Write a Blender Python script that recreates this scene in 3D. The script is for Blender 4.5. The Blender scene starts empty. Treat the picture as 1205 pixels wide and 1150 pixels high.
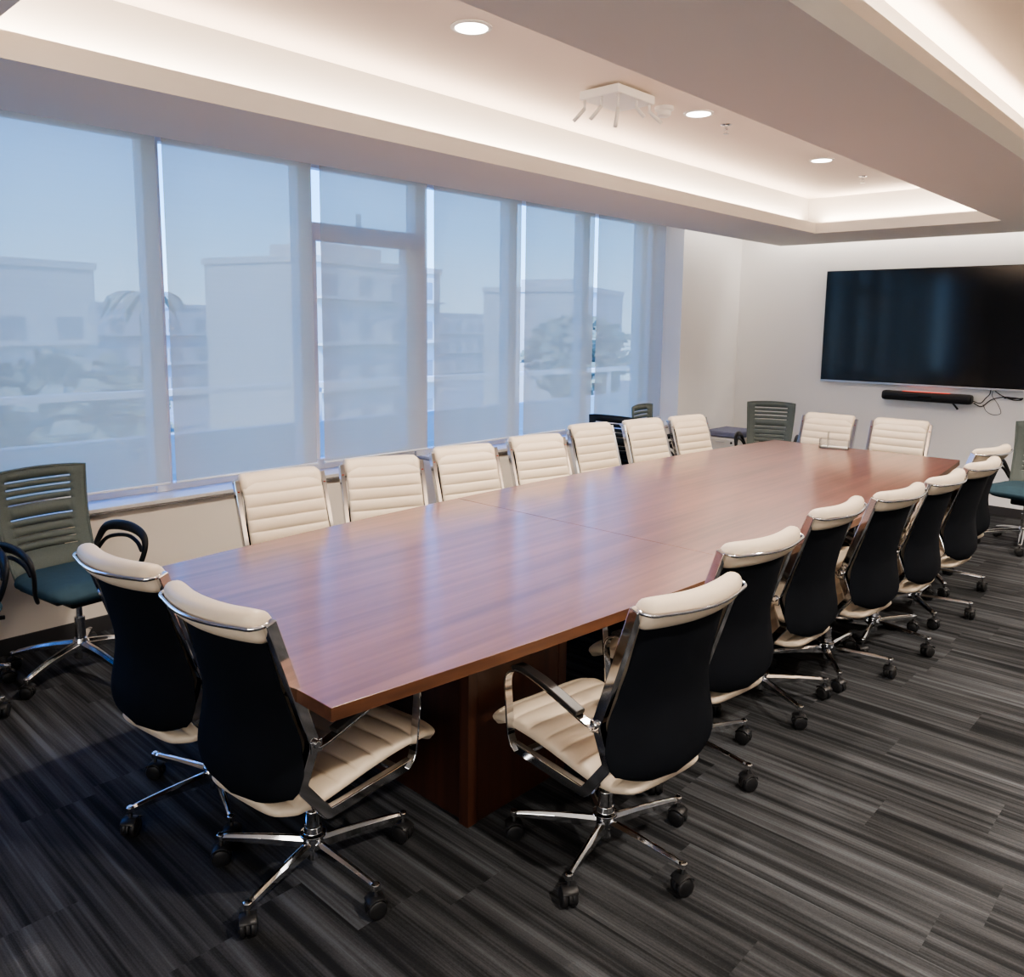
import bpy, bmesh, math, random
from mathutils import Vector, Matrix
random.seed(4)
C = bpy.context.scene.collection
PI = math.pi
R = math.radians

# ------------------------------------------------------------------ materials
def nt(name):
    m = bpy.data.materials.new(name); m.use_nodes = True
    n = m.node_tree.nodes; l = m.node_tree.links
    return m, n, l, n['Principled BSDF']

def mat(name, col, rough=.5, metal=0, spec=.5, emit=None, estr=0, coat=0, coatr=.1, noise=None, bump=None, trans=0, ior=1.45):
    m, n, l, b = nt(name)
    b.inputs['Base Color'].default_value = (*col, 1)
    b.inputs['Roughness'].default_value = rough
    b.inputs['Metallic'].default_value = metal
    b.inputs['Specular IOR Level'].default_value = spec
    b.inputs['Coat Weight'].default_value = coat
    b.inputs['Coat Roughness'].default_value = coatr
    b.inputs['Transmission Weight'].default_value = trans
    b.inputs['IOR'].default_value = ior
    if emit:
        b.inputs['Emission Color'].default_value = (*emit, 1)
        b.inputs['Emission Strength'].default_value = estr
    tc = None
    if noise or bump:
        tc = n.new('ShaderNodeTexCoord')
    if noise:                                     # (scale, amount)
        t = n.new('ShaderNodeTexNoise'); t.inputs['Scale'].default_value = noise[0]; t.inputs['Detail'].default_value = 4
        l.new(tc.outputs['Object'], t.inputs['Vector'])
        mx = n.new('ShaderNodeMix'); mx.data_type = 'RGBA'
        a = noise[1]
        mx.inputs[6].default_value = (*[c*(1-a) for c in col], 1); mx.inputs[7].default_value = (*[min(1, c*(1+a)) for c in col], 1)
        l.new(t.outputs['Fac'], mx.inputs[0]); l.new(mx.outputs[2], b.inputs['Base Color'])
    if bump:                                      # (scale, strength, distance)
        t = n.new('ShaderNodeTexNoise'); t.inputs['Scale'].default_value = bump[0]; t.inputs['Detail'].default_value = 3
        l.new(tc.outputs['Object'], t.inputs['Vector'])
        bp = n.new('ShaderNodeBump'); bp.inputs['Strength'].default_value = bump[1]; bp.inputs['Distance'].default_value = bump[2]
        l.new(t.outputs['Fac'], bp.inputs['Height']); l.new(bp.outputs['Normal'], b.inputs['Normal'])
    return m

M = {}
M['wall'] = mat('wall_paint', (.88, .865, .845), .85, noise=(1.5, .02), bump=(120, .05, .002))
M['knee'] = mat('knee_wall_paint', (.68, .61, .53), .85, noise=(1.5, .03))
M['ceil'] = mat('ceiling_paint', (.80, .71, .62), .9, noise=(.8, .015))
M['soffit'] = mat('soffit_paint', (.68, .655, .61), .9, noise=(.8, .02))
M['base'] = mat('dark_baseboard', (.035, .034, .036), .55, noise=(9, .2))
M['granite'] = mat('dark_granite', (.16, .15, .14), .25, noise=(90, .5))
M['sill'] = mat('pale_stone_sill', (.50, .47, .44), .3, noise=(40, .12))
M['chrome'] = mat('polished_chrome', (.74, .74, .75), .07, 1, noise=(3, .03))
M['leather'] = mat('cream_leather', (.60, .505, .39), .42, spec=.4, noise=(6, .05), bump=(260, .12, .001))
M['blackshell'] = mat('black_back_fabric', (.0042, .0052, .0075), .8, spec=.12, noise=(12, .25), bump=(500, .2, .001))
M['blackplastic'] = mat('black_plastic', (.012, .012, .013), .42, spec=.4, noise=(20, .2))
M['armpad'] = mat('armrest_pad', (.022, .02, .019), .38, noise=(30, .2))
M['tag'] = mat('red_brown_tag', (.30, .035, .015), .5, noise=(60, .2))
M['teal'] = mat('teal_seat_fabric', (.032, .062, .082), .8, spec=.2, noise=(30, .15), bump=(600, .3, .001))
M['mesh'] = mat('grey_green_mesh', (.095, .112, .105), .7, spec=.25, noise=(300, .35))
M['meshdark'] = mat('charcoal_mesh', (.014, .018, .024), .7, spec=.25, noise=(300, .35))
M['steel'] = mat('base_steel', (.62, .62, .62), .2, 1, noise=(3, .05))
M['frame'] = mat('window_frame_white', (.74, .74, .74), .45, noise=(3, .03))
M['bezel'] = mat('silver_bezel', (.6, .6, .61), .3, .9, noise=(3, .02))
M['screen'] = mat('tv_screen_glass', (.008, .009, .010), .10, spec=.5, noise=(.6, .3))
M['white'] = mat('white_plastic', (.80, .78, .74), .5, noise=(8, .02))
M['cab'] = mat('cabinet_white_metal', (.66, .64, .60), .5, noise=(5, .03))
M['cush'] = mat('blue_grey_cushion', (.155, .165, .24), .85, noise=(50, .1))
M['red'] = mat('red_indicator_film', (.5, .05, .03), .4, emit=(1, .12, .07), estr=.7, noise=(8, .2))  # emissive red standing in for a reflection on the soundbar
M['lampglow'] = mat('led_diffuser', (1, 1, 1), .5, emit=(1, .93, .84), estr=9, noise=(3, .01))
M['card'] = mat('white_card', (.85, .83, .80), .6, noise=(20, .02))
M['concrete'] = mat('pale_concrete', (.80, .74, .64), .85, noise=(2, .08))
M['cityground'] = mat('street_ground', (.34, .35, .33), .9, noise=(.3, .4))
M['leaf'] = mat('tree_leaves', (.26, .29, .24), .8, noise=(3, .4))
M['bark'] = mat('tree_bark', (.16, .13, .10), .9, noise=(8, .3))
M['bwall1'] = mat('building_cream_render', (.56, .54, .50), .9, noise=(.4, .08))
M['bwall2'] = mat('building_grey_render', (.50, .50, .50), .9, noise=(.4, .08))
M['bwin'] = mat('building_window_glass', (.25, .28, .31), .3, noise=(.5, .3))

def mat_clear():
    m = bpy.data.materials.new('clear_acrylic'); m.use_nodes = True
    n = m.node_tree.nodes; l = m.node_tree.links; n.remove(n['Principled BSDF'])
    o = n['Material Output']; t = n.new('ShaderNodeBsdfTransparent'); g = n.new('ShaderNodeBsdfGlossy'); x = n.new('ShaderNodeMixShader')
    t.inputs[0].default_value = (.975, .98, .98, 1); g.inputs['Roughness'].default_value = .15
    f = n.new('ShaderNodeFresnel'); f.inputs[0].default_value = 1.5
    ad = n.new('ShaderNodeMath'); ad.operation = 'ADD'; ad.inputs[1].default_value = .06
    l.new(f.outputs[0], ad.inputs[0]); l.new(ad.outputs[0], x.inputs[0])
    l.new(t.outputs[0], x.inputs[1]); l.new(g.outputs[0], x.inputs[2]); l.new(x.outputs[0], o.inputs['Surface'])
    return m
M['clear'] = mat_clear()

def mat_glass():
    m = bpy.data.materials.new('window_glass'); m.use_nodes = True
    n = m.node_tree.nodes; l = m.node_tree.links; n.remove(n['Principled BSDF'])
    o = n['Material Output']; t = n.new('ShaderNodeBsdfTransparent'); g = n.new('ShaderNodeBsdfGlossy'); x = n.new('ShaderNodeMixShader')
    t.inputs[0].default_value = (.86, .94, .98, 1); g.inputs['Roughness'].default_value = .02; x.inputs[0].default_value = .07
    l.new(t.outputs[0], x.inputs[1]); l.new(g.outputs[0], x.inputs[2]); l.new(x.outputs[0], o.inputs['Surface'])
    return m
M['glass'] = mat_glass()

def mat_blind():
    # sunscreen weave: open holes (transparent), threads that reflect and pass light
    m = bpy.data.materials.new('sunscreen_fabric'); m.use_nodes = True
    n = m.node_tree.nodes; l = m.node_tree.links; n.remove(n['Principled BSDF'])
    o = n['Material Output']
    d = n.new('ShaderNodeBsdfDiffuse'); tl = n.new('ShaderNodeBsdfTranslucent'); t = n.new('ShaderNodeBsdfTransparent')
    tc = n.new('ShaderNodeTexCoord'); mp = n.new('ShaderNodeMapping'); mp.inputs['Scale'].default_value = (1, 1.5, 60)
    ns = n.new('ShaderNodeTexNoise'); ns.inputs['Scale'].default_value = 1; ns.inputs['Detail'].default_value = 2
    l.new(tc.outputs['Object'], mp.inputs[0]); l.new(mp.outputs[0], ns.inputs['Vector'])
    mx = n.new('ShaderNodeMix'); mx.data_type = 'RGBA'
    mx.inputs[6].default_value = (.42, .40, .38, 1); mx.inputs[7].default_value = (.46, .44, .42, 1)
    l.new(ns.outputs['Fac'], mx.inputs[0]); l.new(mx.outputs[2], d.inputs[0])
    tl.inputs[0].default_value = (.80, .56, .35, 1); t.inputs[0].default_value = (1, 1, 1, 1)
    a = n.new('ShaderNodeMixShader'); a.inputs[0].default_value = .5
    b = n.new('ShaderNodeMixShader'); b.inputs[0].default_value = .16
    l.new(d.outputs[0], a.inputs[1]); l.new(tl.outputs[0], a.inputs[2])
    l.new(a.outputs[0], b.inputs[1]); l.new(t.outputs[0], b.inputs[2]); l.new(b.outputs[0], o.inputs['Surface'])
    return m
M['blind'] = mat_blind()

def mathn(n, l, op, a, b=None, c=None):
    x = n.new('ShaderNodeMath'); x.operation = op
    for i, v in enumerate((a, b, c)):
        if v is None: continue
        if isinstance(v, (int, float)): x.inputs[i].default_value = v
        else: l.new(v, x.inputs[i])
    return x.outputs[0]

def mat_carpet():
    m, n, l, b = nt('striped_carpet_planks')
    tc = n.new('ShaderNodeTexCoord'); s = n.new('ShaderNodeSeparateXYZ'); l.new(tc.outputs['Object'], s.inputs[0])
    x, y = s.outputs[0], s.outputs[1]
    row = mathn(n, l, 'FLOOR', mathn(n, l, 'DIVIDE', y, .25))
    w1 = n.new('ShaderNodeTexWhiteNoise'); w1.noise_dimensions = '1D'; l.new(row, w1.inputs['W'])
    col = mathn(n, l, 'FLOOR', mathn(n, l, 'ADD', x, mathn(n, l, 'MULTIPLY', w1.outputs['Value'], 5.0)))
    cv = n.new('ShaderNodeCombineXYZ'); l.new(row, cv.inputs[0]); l.new(col, cv.inputs[1])
    w2 = n.new('ShaderNodeTexWhiteNoise'); w2.noise_dimensions = '2D'; l.new(cv.outputs[0], w2.inputs['Vector'])
    cell = w2.outputs['Value']
    def streak(sx, sy, k, det):
        c = n.new('ShaderNodeCombineXYZ')
        l.new(mathn(n, l, 'MULTIPLY', x, sx), c.inputs[0])
        l.new(mathn(n, l, 'MULTIPLY', y, sy), c.inputs[1])
        l.new(mathn(n, l, 'MULTIPLY', cell, k), c.inputs[2])
        t = n.new('ShaderNodeTexNoise'); t.inputs['Scale'].default_value = 1; t.inputs['Detail'].default_value = det
        l.new(c.outputs[0], t.inputs['Vector']); return t.outputs['Fac']
    a = streak(.9, 26, 71, 2); f = streak(.5, 120, 37, 2); g = streak(160, 260, 5, 1)
    v = mathn(n, l, 'ADD', mathn(n, l, 'MULTIPLY', a, .68), mathn(n, l, 'MULTIPLY', f, .26))
    v = mathn(n, l, 'ADD', v, mathn(n, l, 'MULTIPLY', g, .10))
    v = mathn(n, l, 'ADD', v, mathn(n, l, 'MULTIPLY', cell, .06))
    cr = n.new('ShaderNodeValToRGB'); e = cr.color_ramp.elements
    e[0].position = .40; e[0].color = (.011, .0115, .013, 1)
    e[1].position = .72; e[1].color = (.076, .080, .088, 1)
    for p, q in ((.47, .017), (.53, .029), (.60, .044)):
        k = e.new(p); k.color = (q, q*1.03, q*1.10, 1)
    l.new(v, cr.inputs[0]); l.new(cr.outputs[0], b.inputs['Base Color'])
    b.inputs['Roughness'].default_value = .95; b.inputs['Specular IOR Level'].default_value = .15
    bp = n.new('ShaderNodeBump'); bp.inputs['Strength'].default_value = .35; bp.inputs['Distance'].default_value = .003
    l.new(g, bp.inputs['Height']); l.new(bp.outputs['Normal'], b.inputs['Normal'])
    return m
M['carpet'] = mat_carpet()

def mat_wood(name, dark, light, axis='y', rough=.3, spec=.5, coat=.35):
    m, n, l, b = nt(name)
    tc = n.new('ShaderNodeTexCoord'); mp = n.new('ShaderNodeMapping')
    mp.inputs['Scale'].default_value = {'y': (34, .9, 34), 'z': (34, 34, .9)}[axis]
    l.new(tc.outputs['Object'], mp.inputs[0])
    t = n.new('ShaderNodeTexNoise'); t.inputs['Scale'].default_value = 1; t.inputs['Detail'].default_value = 5; t.inputs['Distortion'].default_value = .4
    l.new(mp.outputs[0], t.inputs['Vector'])
    mp2 = n.new('ShaderNodeMapping'); mp2.inputs['Scale'].default_value = {'y': (7, .5, 7), 'z': (7, 7, .5)}[axis]
    l.new(tc.outputs['Object'], mp2.inputs[0])
    t2 = n.new('ShaderNodeTexNoise'); t2.inputs['Scale'].default_value = 1; t2.inputs['Detail'].default_value = 3; t2.inputs['Distortion'].default_value = 1.0
    l.new(mp2.outputs[0], t2.inputs['Vector'])
    v = mathn(n, l, 'ADD', mathn(n, l, 'MULTIPLY', t.outputs['Fac'], .55), mathn(n, l, 'MULTIPLY', t2.outputs['Fac'], .45))
    cr = n.new('ShaderNodeValToRGB'); e = cr.color_ramp.elements
    e[0].position = .36; e[0].color = (*dark, 1); e[1].position = .64; e[1].color = (*light, 1)
    l.new(v, cr.inputs[0]); l.new(cr.outputs[0], b.inputs['Base Color'])
    b.inputs['Roughness'].default_value = rough; b.inputs['Specular IOR Level'].default_value = spec
    b.inputs['Coat Weight'].default_value = coat; b.inputs['Coat Roughness'].default_value = .19; b.inputs['Coat IOR'].default_value = 1.6
    return m
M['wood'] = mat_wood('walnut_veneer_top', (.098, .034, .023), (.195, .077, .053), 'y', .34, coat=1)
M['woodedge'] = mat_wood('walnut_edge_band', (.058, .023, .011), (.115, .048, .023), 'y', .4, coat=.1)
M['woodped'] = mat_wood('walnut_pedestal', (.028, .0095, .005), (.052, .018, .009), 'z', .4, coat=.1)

# ------------------------------------------------------------------ mesh helpers
def link(name, bm, m, parent=None, smooth=False, bevel=0, loc=None, rot=None):
    bmesh.ops.recalc_face_normals(bm, faces=bm.faces)
    me = bpy.data.meshes.new(name); bm.to_mesh(me); bm.free()
    ms = m if isinstance(m, (list, tuple)) else [m]
    for x in ms: me.materials.append(x)
    if smooth:
        for p in me.polygons: p.use_smooth = True
    o = bpy.data.objects.new(name, me); C.objects.link(o)
    if parent: o.parent = parent
    if loc: o.location = loc
    if rot: o.rotation_euler = rot
    if bevel:
        b = o.modifiers.new('bevel', 'BEVEL'); b.width = bevel; b.segments = 2; b.limit_method = 'ANGLE'; b.angle_limit = R(35)
    return o

def empty(name, loc=(0, 0, 0), rz=0):
    o = bpy.data.objects.new(name, None); C.objects.link(o); o.location = loc; o.rotation_euler = (0, 0, rz)
    o.empty_display_size = .1
    return o

def tag(o, label=None, cat=None, group=None, kind=None):
    if label: o['label'] = label
    if cat: o['category'] = cat
    if group: o['group'] = group
    if kind: o['kind'] = kind
    return o

def box(bm, x0, x1, y0, y1, z0, z1, mi=0):
    v = [bm.verts.new(p) for p in ((x0, y0, z0), (x1, y0, z0), (x1, y1, z0), (x0, y1, z0), (x0, y0, z1), (x1, y0, z1), (x1, y1, z1), (x0, y1, z1))]
    for f in ((0, 3, 2, 1), (4, 5, 6, 7), (0, 1, 5, 4), (1, 2, 6, 5), (2, 3, 7, 6), (3, 0, 4, 7)):
        bm.faces.new([v[i] for i in f]).material_index = mi
    return v

def boxes(*bs):
    bm = bmesh.new()
    for b in bs: box(bm, *b)
    return bm

def lathe(bm, prof, seg=24, c=(0, 0, 0), axis='z', mi=0):
    rings = []
    for r, h in prof:
        ring = []
        for k in range(seg):
            a = 2*PI*k/seg
            p = (r*math.cos(a), r*math.sin(a), h)
            if axis == 'x': p = (h, p[0], p[1])
            if axis == 'y': p = (p[0], h, p[1])
            ring.append(bm.verts.new((c[0]+p[0], c[1]+p[1], c[2]+p[2])))
        rings.append(ring)
    for a, b in zip(rings, rings[1:]):
        for k in range(seg):
            bm.faces.new((a[k], a[(k+1) % seg], b[(k+1) % seg], b[k])).material_index = mi
    bm.faces.new(rings[0][::-1]).material_index = mi; bm.faces.new(rings[-1]).material_index = mi

def tube(bm, pts, r, seg=10, flat=1.0):
    """round tube along points; r number or list; flat squashes along local binormal"""
    pts = [Vector(p) for p in pts]; n = len(pts); rs = r if isinstance(r, (list, tuple)) else [r]*n
    up = None; rings = []
    for i, p in enumerate(pts):
        t = (pts[min(i+1, n-1)] - pts[max(i-1, 0)]).normalized()
        if up is None:
            up = Vector((0, 0, 1)) if abs(t.z) < .9 else Vector((1, 0, 0))
        s = t.cross(up).normalized(); up = s.cross(t).normalized()
        rings.append([bm.verts.new(p + s*math.cos(2*PI*k/seg)*rs[i] + up*math.sin(2*PI*k/seg)*rs[i]*flat) for k in range(seg)])
    for a, b in zip(rings, rings[1:]):
        for k in range(seg): bm.faces.new((a[k], a[(k+1) % seg], b[(k+1) % seg], b[k]))
    bm.faces.new(rings[0][::-1]); bm.faces.new(rings[-1])

def smoothpath(pts, n=6):
    """Catmull-Rom"""
    P = [Vector(p) for p in pts]; P = [P[0]*2-P[1]] + P + [P[-1]*2-P[-2]]; out = []
    for i in range(1, len(P)-2):
        for k in range(n):
            t = k/n; a, b, c, d = P[i-1:i+3]
            out.append(.5*((2*b)+(c-a)*t+(2*a-5*b+4*c-d)*t*t+(3*b-a-3*c+d)*t**3))
    out.append(P[-2]); return out

def ribbon(bm, yz, w, t, x0):
    """flat bar: polyline in the YZ plane, in-plane width w, x thickness t, mitred"""
    P = [Vector((0, a, b)) for a, b in yz]; n = len(P); rings = []
    for i, p in enumerate(P):
        d1 = (P[i]-P[i-1]).normalized() if i else (P[1]-P[0]).normalized()
        d2 = (P[i+1]-P[i]).normalized() if i < n-1 else d1
        n1 = Vector((0, -d1.z, d1.y)); n2 = Vector((0, -d2.z, d2.y)); m_ = (n1+n2).normalized()
        k = w/2/max(.5, m_.dot(n1))
        rings.append([bm.verts.new(p + m_*s*k + Vector((x0+q*t/2, 0, 0))) for s, q in ((-1, -1), (1, -1), (1, 1), (-1, 1))])
    for a, b in zip(rings, rings[1:]):
        for k in range(4): bm.faces.new((a[k], a[(k+1) % 4], b[(k+1) % 4], b[k]))
    bm.faces.new(rings[0][::-1]); bm.faces.new(rings[-1])

def fillet(pts, r=.02, n=4):
    out = [pts[0]]
    for i in range(1, len(pts)-1):
        p0, p1, p2 = [Vector(p) for p in pts[i-1:i+2]]
        a = p1+(p0-p1).normalized()*min(r, (p0-p1).length*.45); c = p1+(p2-p1).normalized()*min(r, (p2-p1).length*.45)
        for k in range(n+1):
            t = k/n; out.append(tuple((1-t)**2*a+2*t*(1-t)*p1+t*t*c))
    out.append(pts[-1]); return out

def interp(tab, s):
    if s <= tab[0][0]: return tab[0][1]
    for (a, u), (b, v) in zip(tab, tab[1:]):
        if s <= b:
            t = (s-a)/(b-a); t = t*t*(3-2*t)*.5+t*.5
            return u+(v-u)*t
    return tab[-1][1]

def pad(bm, path, hw, th, side_curve=0., ribs=0, ribdepth=.4, steps=60, N=28, power=.5, front=1):
    """upholstered pad swept along a YZ path: hw/th tables over s in 0..1; ribs = channels across the front face"""
    P = smoothpath([(0, a, b) for a, b in path], 12)
    L = [0]
    for a, b in zip(P, P[1:]): L.append(L[-1]+(b-a).length)
    tot = L[-1]; rings = []
    for i in range(steps+1):
        s = i/steps; d = s*tot; j = max(k for k in range(len(L)) if L[k] <= d+1e-9); j = min(j, len(P)-2)
        q = P[j].lerp(P[j+1], (d-L[j])/(L[j+1]-L[j])); tg = (P[j+1]-P[j]).normalized()
        nr = Vector((0, -tg.z, tg.y))*front
        w = interp(hw, s); t = interp(th, s)
        f = 1.0
        if ribs:
            f = 1-ribdepth*(1-abs(math.sin(PI*s*ribs))**.55)
        ring = []
        for k in range(N):
            a = 2*PI*k/N; c_, s_ = math.cos(a), math.sin(a)
            x = w*math.copysign(abs(c_)**power, c_); u = t/2*math.copysign(abs(s_)**.8, s_)
            if u > 0: u *= f
            u += side_curve*(x/max(w, .01))**2*w*w/.05
            ring.append(bm.verts.new(q + nr*u + Vector((x, 0, 0))))
        rings.append(ring)
    for a, b in zip(rings, rings[1:]):
        for k in range(N): bm.faces.new((a[k], a[(k+1) % N], b[(k+1) % N], b[k]))
    for ring in (rings[0], rings[-1]):
        c = bm.verts.new(sum((v.co for v in ring), Vector())/N)
        for k in range(N): bm.faces.new((ring[k], ring[(k+1) % N], c))

def copy_tree(o, parent=None):
    c = o.copy(); C.objects.link(c)
    if parent: c.parent = parent
    for ch in list(o.children): copy_tree(ch, c)
    return c

# ------------------------------------------------------------------ the room
XW, YT, ZC = -4.60, 8.51, 2.88            # window-wall face, tv-wall face, ceiling height
XR, YR = 3.4, -2.6
ZS = 2.55                                 # underside of the dropped soffit
def st(o): return tag(o, kind='structure')

st(link('floor', boxes((-4.95, XR+.1, YR-.1, YT+.1, -.12, 0)), M['carpet']))
st(link('ceiling', boxes((-4.95, XR+.1, YR-.1, YT+.1, ZC, ZC+.12)), M['ceil']))
ys = [1.12, 2.11, 3.12, 4.12, 5.14, 6.14, 7.10]          # mullion lines of the glazed wall
Y0, Y1 = -1.0, 7.30
DY0, DY1 = 3.42, 4.10                                    # door opening cut in the knee wall
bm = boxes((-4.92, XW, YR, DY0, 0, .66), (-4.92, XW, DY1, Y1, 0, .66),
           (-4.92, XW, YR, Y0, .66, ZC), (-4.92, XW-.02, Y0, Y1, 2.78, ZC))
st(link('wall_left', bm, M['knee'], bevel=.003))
st(link('wall_corner', boxes((-4.92, -4.465, Y1, YT, 0, ZC)), M['wall']))
st(link('wall_far', boxes((-4.92, XR+.1, YT, YT+.1, 0, ZC)), M['wall']))
st(link('wall_right', boxes((XR, XR+.1, YR-.1, YT, 0, ZC)), M['wall']))
st(link('wall_rear', boxes((-4.92, XR, YR-.1, YR, 0, ZC)), M['wall']))
st(link('baseboard_left', boxes((XW, XW+.012, YR, DY0, 0, .085), (XW, XW+.012, DY1, Y1, 0, .085)), M['base'], bevel=.003))
st(link('baseboard_far', boxes((-4.46, XR, YT-.012, YT, 0, .085)), M['base'], bevel=.003))
# stone sill: dark nosing on the front edge, slab running back to the glass
st(link('trim_1', boxes((-4.90, XW+.025, Y0, DY0, .668, .69), (-4.90, XW+.025, DY1, Y1, .668, .69)), M['sill'], bevel=.003))
st(link('trim_20', boxes((XW, XW+.032, Y0, DY0, .655, .668), (XW, XW+.032, DY1, Y1, .655, .668)), M['granite'], bevel=.002))

# dropped soffit with the two trays (one ring mesh per band)
TX0, TX1, TY0, TY1 = -3.16, -1.68, .80, 7.385            # left tray opening
UX0, UX1 = -1.03, 1.55                                   # right tray opening
LIP = .09; RC = .14
def band(*bs): return boxes(*bs)
sof = boxes((-3.92, TX0-RC, -1.6, 8.31, ZS, ZC), (TX0-RC, TX0, TY0-RC, TY1+RC, ZS, ZS+LIP),
            (TX0-RC, TX1+RC, TY1+RC, 8.31, ZS, ZC), (TX0, TX1, TY1, TY1+RC, ZS, ZS+LIP),
            (TX0-RC, TX1+RC, -1.6, TY0-RC, ZS, ZC), (TX0, TX1, TY0-RC, TY0, ZS, ZS+LIP))
st(link('trim_2', sof, M['soffit']))
beam = boxes((TX1+RC, UX0-RC, -1.6, 8.31, ZS, ZC), (TX1, TX1+RC, TY0-RC, TY1+RC, ZS, ZS+LIP),
             (UX0-RC, UX0, TY0-RC, TY1+RC, ZS, ZS+LIP))
st(link('trim_3', beam, M['soffit']))
st(link('trim_4', boxes((UX0-.075, UX0-.05, TY0-RC, TY1+RC, ZS+LIP, ZS+LIP+.10)), M['ceil']))
sof2 = boxes((UX0-RC, UX1+RC, TY1+RC, 8.31, ZS, ZC), (UX0, UX1, TY1, TY1+RC, ZS, ZS+LIP),
             (UX0-RC, UX1+RC, -1.6, TY0-RC, ZS, ZC), (UX0, UX1, TY0-RC, TY0, ZS, ZS+LIP),
             (UX1+RC, XR, -1.6, 8.31, ZS, ZC), (UX1, UX1+RC, TY0-RC, TY1+RC, ZS, ZS+LIP))
st(link('trim_5', sof2, M['soffit']))

# windows: frame + pane per bay
XG = -4.84
def window(n, y0, y1, door=False):
    w = st(empty(('door_' if door else 'window_')+str(n), (XG, (y0+y1)/2, 0)))
    h = (y1-y0)/2
    mw = .035
    zb = 0.02 if door else .685
    bs = [(-.04, .03, -h, -h+mw, .685, 2.78), (-.04, .03, h-mw, h, .685, 2.78), (-.04, .03, -h+mw, h-mw, 2.72, 2.78)]
    if door:
        a = DY0-(y0+y1)/2
        bs += [(-.04, .03, -h+mw, h-mw, 2.25, 2.37), (-.05, .04, -h+mw, -h+mw+.05, .76, 2.25), (-.05, .04, h-mw-.10, h-mw, .76, 2.25),
               (-.04, .03, -h+mw, h-mw, .685, .76)]
    else:
        bs += [(-.04, .03, -h+mw, h-mw, .685, .73)]
    link('window_frame', boxes(*bs), M['frame'], w, bevel=.004)
    link('pane', boxes((-.006, 0, -h+mw, h-mw, .72, 2.72)), M['glass'], w)
    if door:
        link('door_panel', boxes((-.045, .03, a, h, .0, .66)), M['frame'], w, bevel=.004)
        bm = bmesh.new(); tube(bm, [(.05, h-.16, 1.05), (.09, h-.16, 1.05), (.09, h-.27, 1.05)], .008)
        link('door_handle', bm, M['chrome'], w, smooth=True)
    return w
window(1, -.98, .12); window(2, .12, ys[0])
for i, (a, b) in enumerate(zip(ys, ys[1:])):
    if i == 2: window(1, a, b, True)
    else: window(i+3 if i < 2 else i+2, a, b)
window(8, 7.10, Y1)
# wide mullion posts between bays
for i, y in enumerate([.12]+ys):
    st(link('trim_%d' % (6+i), boxes((XG-.06, XG+.05, y-.055, y+.045, .685, 2.79)), M['frame'], bevel=.004))

# roller blinds
XB = -4.68
bl = [(1.02-1.0, 1.06, 'first'), (1.09, 2.088, ''), (2.124, 3.096, ''), (3.158, 4.084, ''), (4.150, 5.115, ''), (5.168, 6.111, ''), (6.164, 7.575-.02, '')]
blabels = ['grey sunscreen roller blind at the left end of the glazed wall, partly beyond the frame',
           'wide grey roller blind behind the teal mesh chair nearest the camera, glowing blue at top',
           'grey roller blind over the bay with the rooftop mast showing through, left of the door',
           'roller blind hanging over the glazed balcony door with a bar showing through near its top',
           'grey roller blind immediately right of the balcony door',
           'grey roller blind between the one next to the door and the corner blind',
           'double width grey roller blind nearest the far wall with a post showing through']
bl[1] = (0.60, 2.088, '')
del bl[0]; del blabels[0]
for (a, b, _), lb in zip(bl, blabels):
    o = empty('roller_blind', (XB, (a+b)/2, .745)); h = (b-a)/2
    tag(o, lb, 'blind', 'roller blinds along the glazed wall')
    bm = bmesh.new(); n = 24
    zb, zt = .02, 2.02
    cols = []
    for i in range(n+1):
        y = -h+2*h*i/n
        cols.append([bm.verts.new((.0018*math.sin(i*.9+a*7)*(1-k/6), y, zb+(zt-zb)*k/6)) for k in range(7)])
    for c1, c2 in zip(cols, cols[1:]):
        for k in range(6): bm.faces.new((c1[k], c2[k], c2[k+1], c1[k+1]))
    link('fabric', bm, M['blind'], o, smooth=True)
    bm = bmesh.new(); tube(bm, [(0, -h, .012), (0, h, .012)], .012, 10, .7)
    link('bottom_rail', bm, M['frame'], o, smooth=True)
    bm = bmesh.new(); tube(bm, [(0, -h, 2.03), (0, h, 2.03)], .025, 14)
    link('roller_tube', bm, M['frame'], o, smooth=True)

# ------------------------------------------------------------------ conference table
TXC, TW, TB, TN, TF = -2.356, .7224, .1655, 1.1055, 6.6114
TM, TH = (TN+TF)/2, (TF-TN)/2
def hw(y): return TW+TB*(1-((y-TM)/TH)**2)
tb = empty('conference_table', (0, 0, 0))
tag(tb, 'long boat-shaped conference table with reddish walnut veneer top on box pedestals', 'table')
def top_piece(y0, y1):
    bm = bmesh.new(); n = 24; sl = 1
    P = [(TXC-hw(y0+(y1-y0)*i/n), y0+(y1-y0)*i/n) for i in range(n+1)] + [(TXC+hw(y1-(y1-y0)*i/n), y1-(y1-y0)*i/n) for i in range(n+1)]
    lo = [bm.verts.new((x, y, .712)) for x, y in P]; hi = [bm.verts.new((x, y, .75)) for x, y in P]
    bm.faces.new(lo[::-1]); bm.faces.new(hi)
    for i in range(len(P)):
        bm.faces.new((lo[i], lo[(i+1) % len(P)], hi[(i+1) % len(P)], hi[i])).material_index = 1
    return bm
S1 = 3.032; S2 = 2*TM-S1; g = .0012
for a, b in ((TN, S1-g), (S1+g, TF)):
    link('table_top', top_piece(a, b), [M['wood'], M['woodedge']], tb, bevel=.0015)
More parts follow.
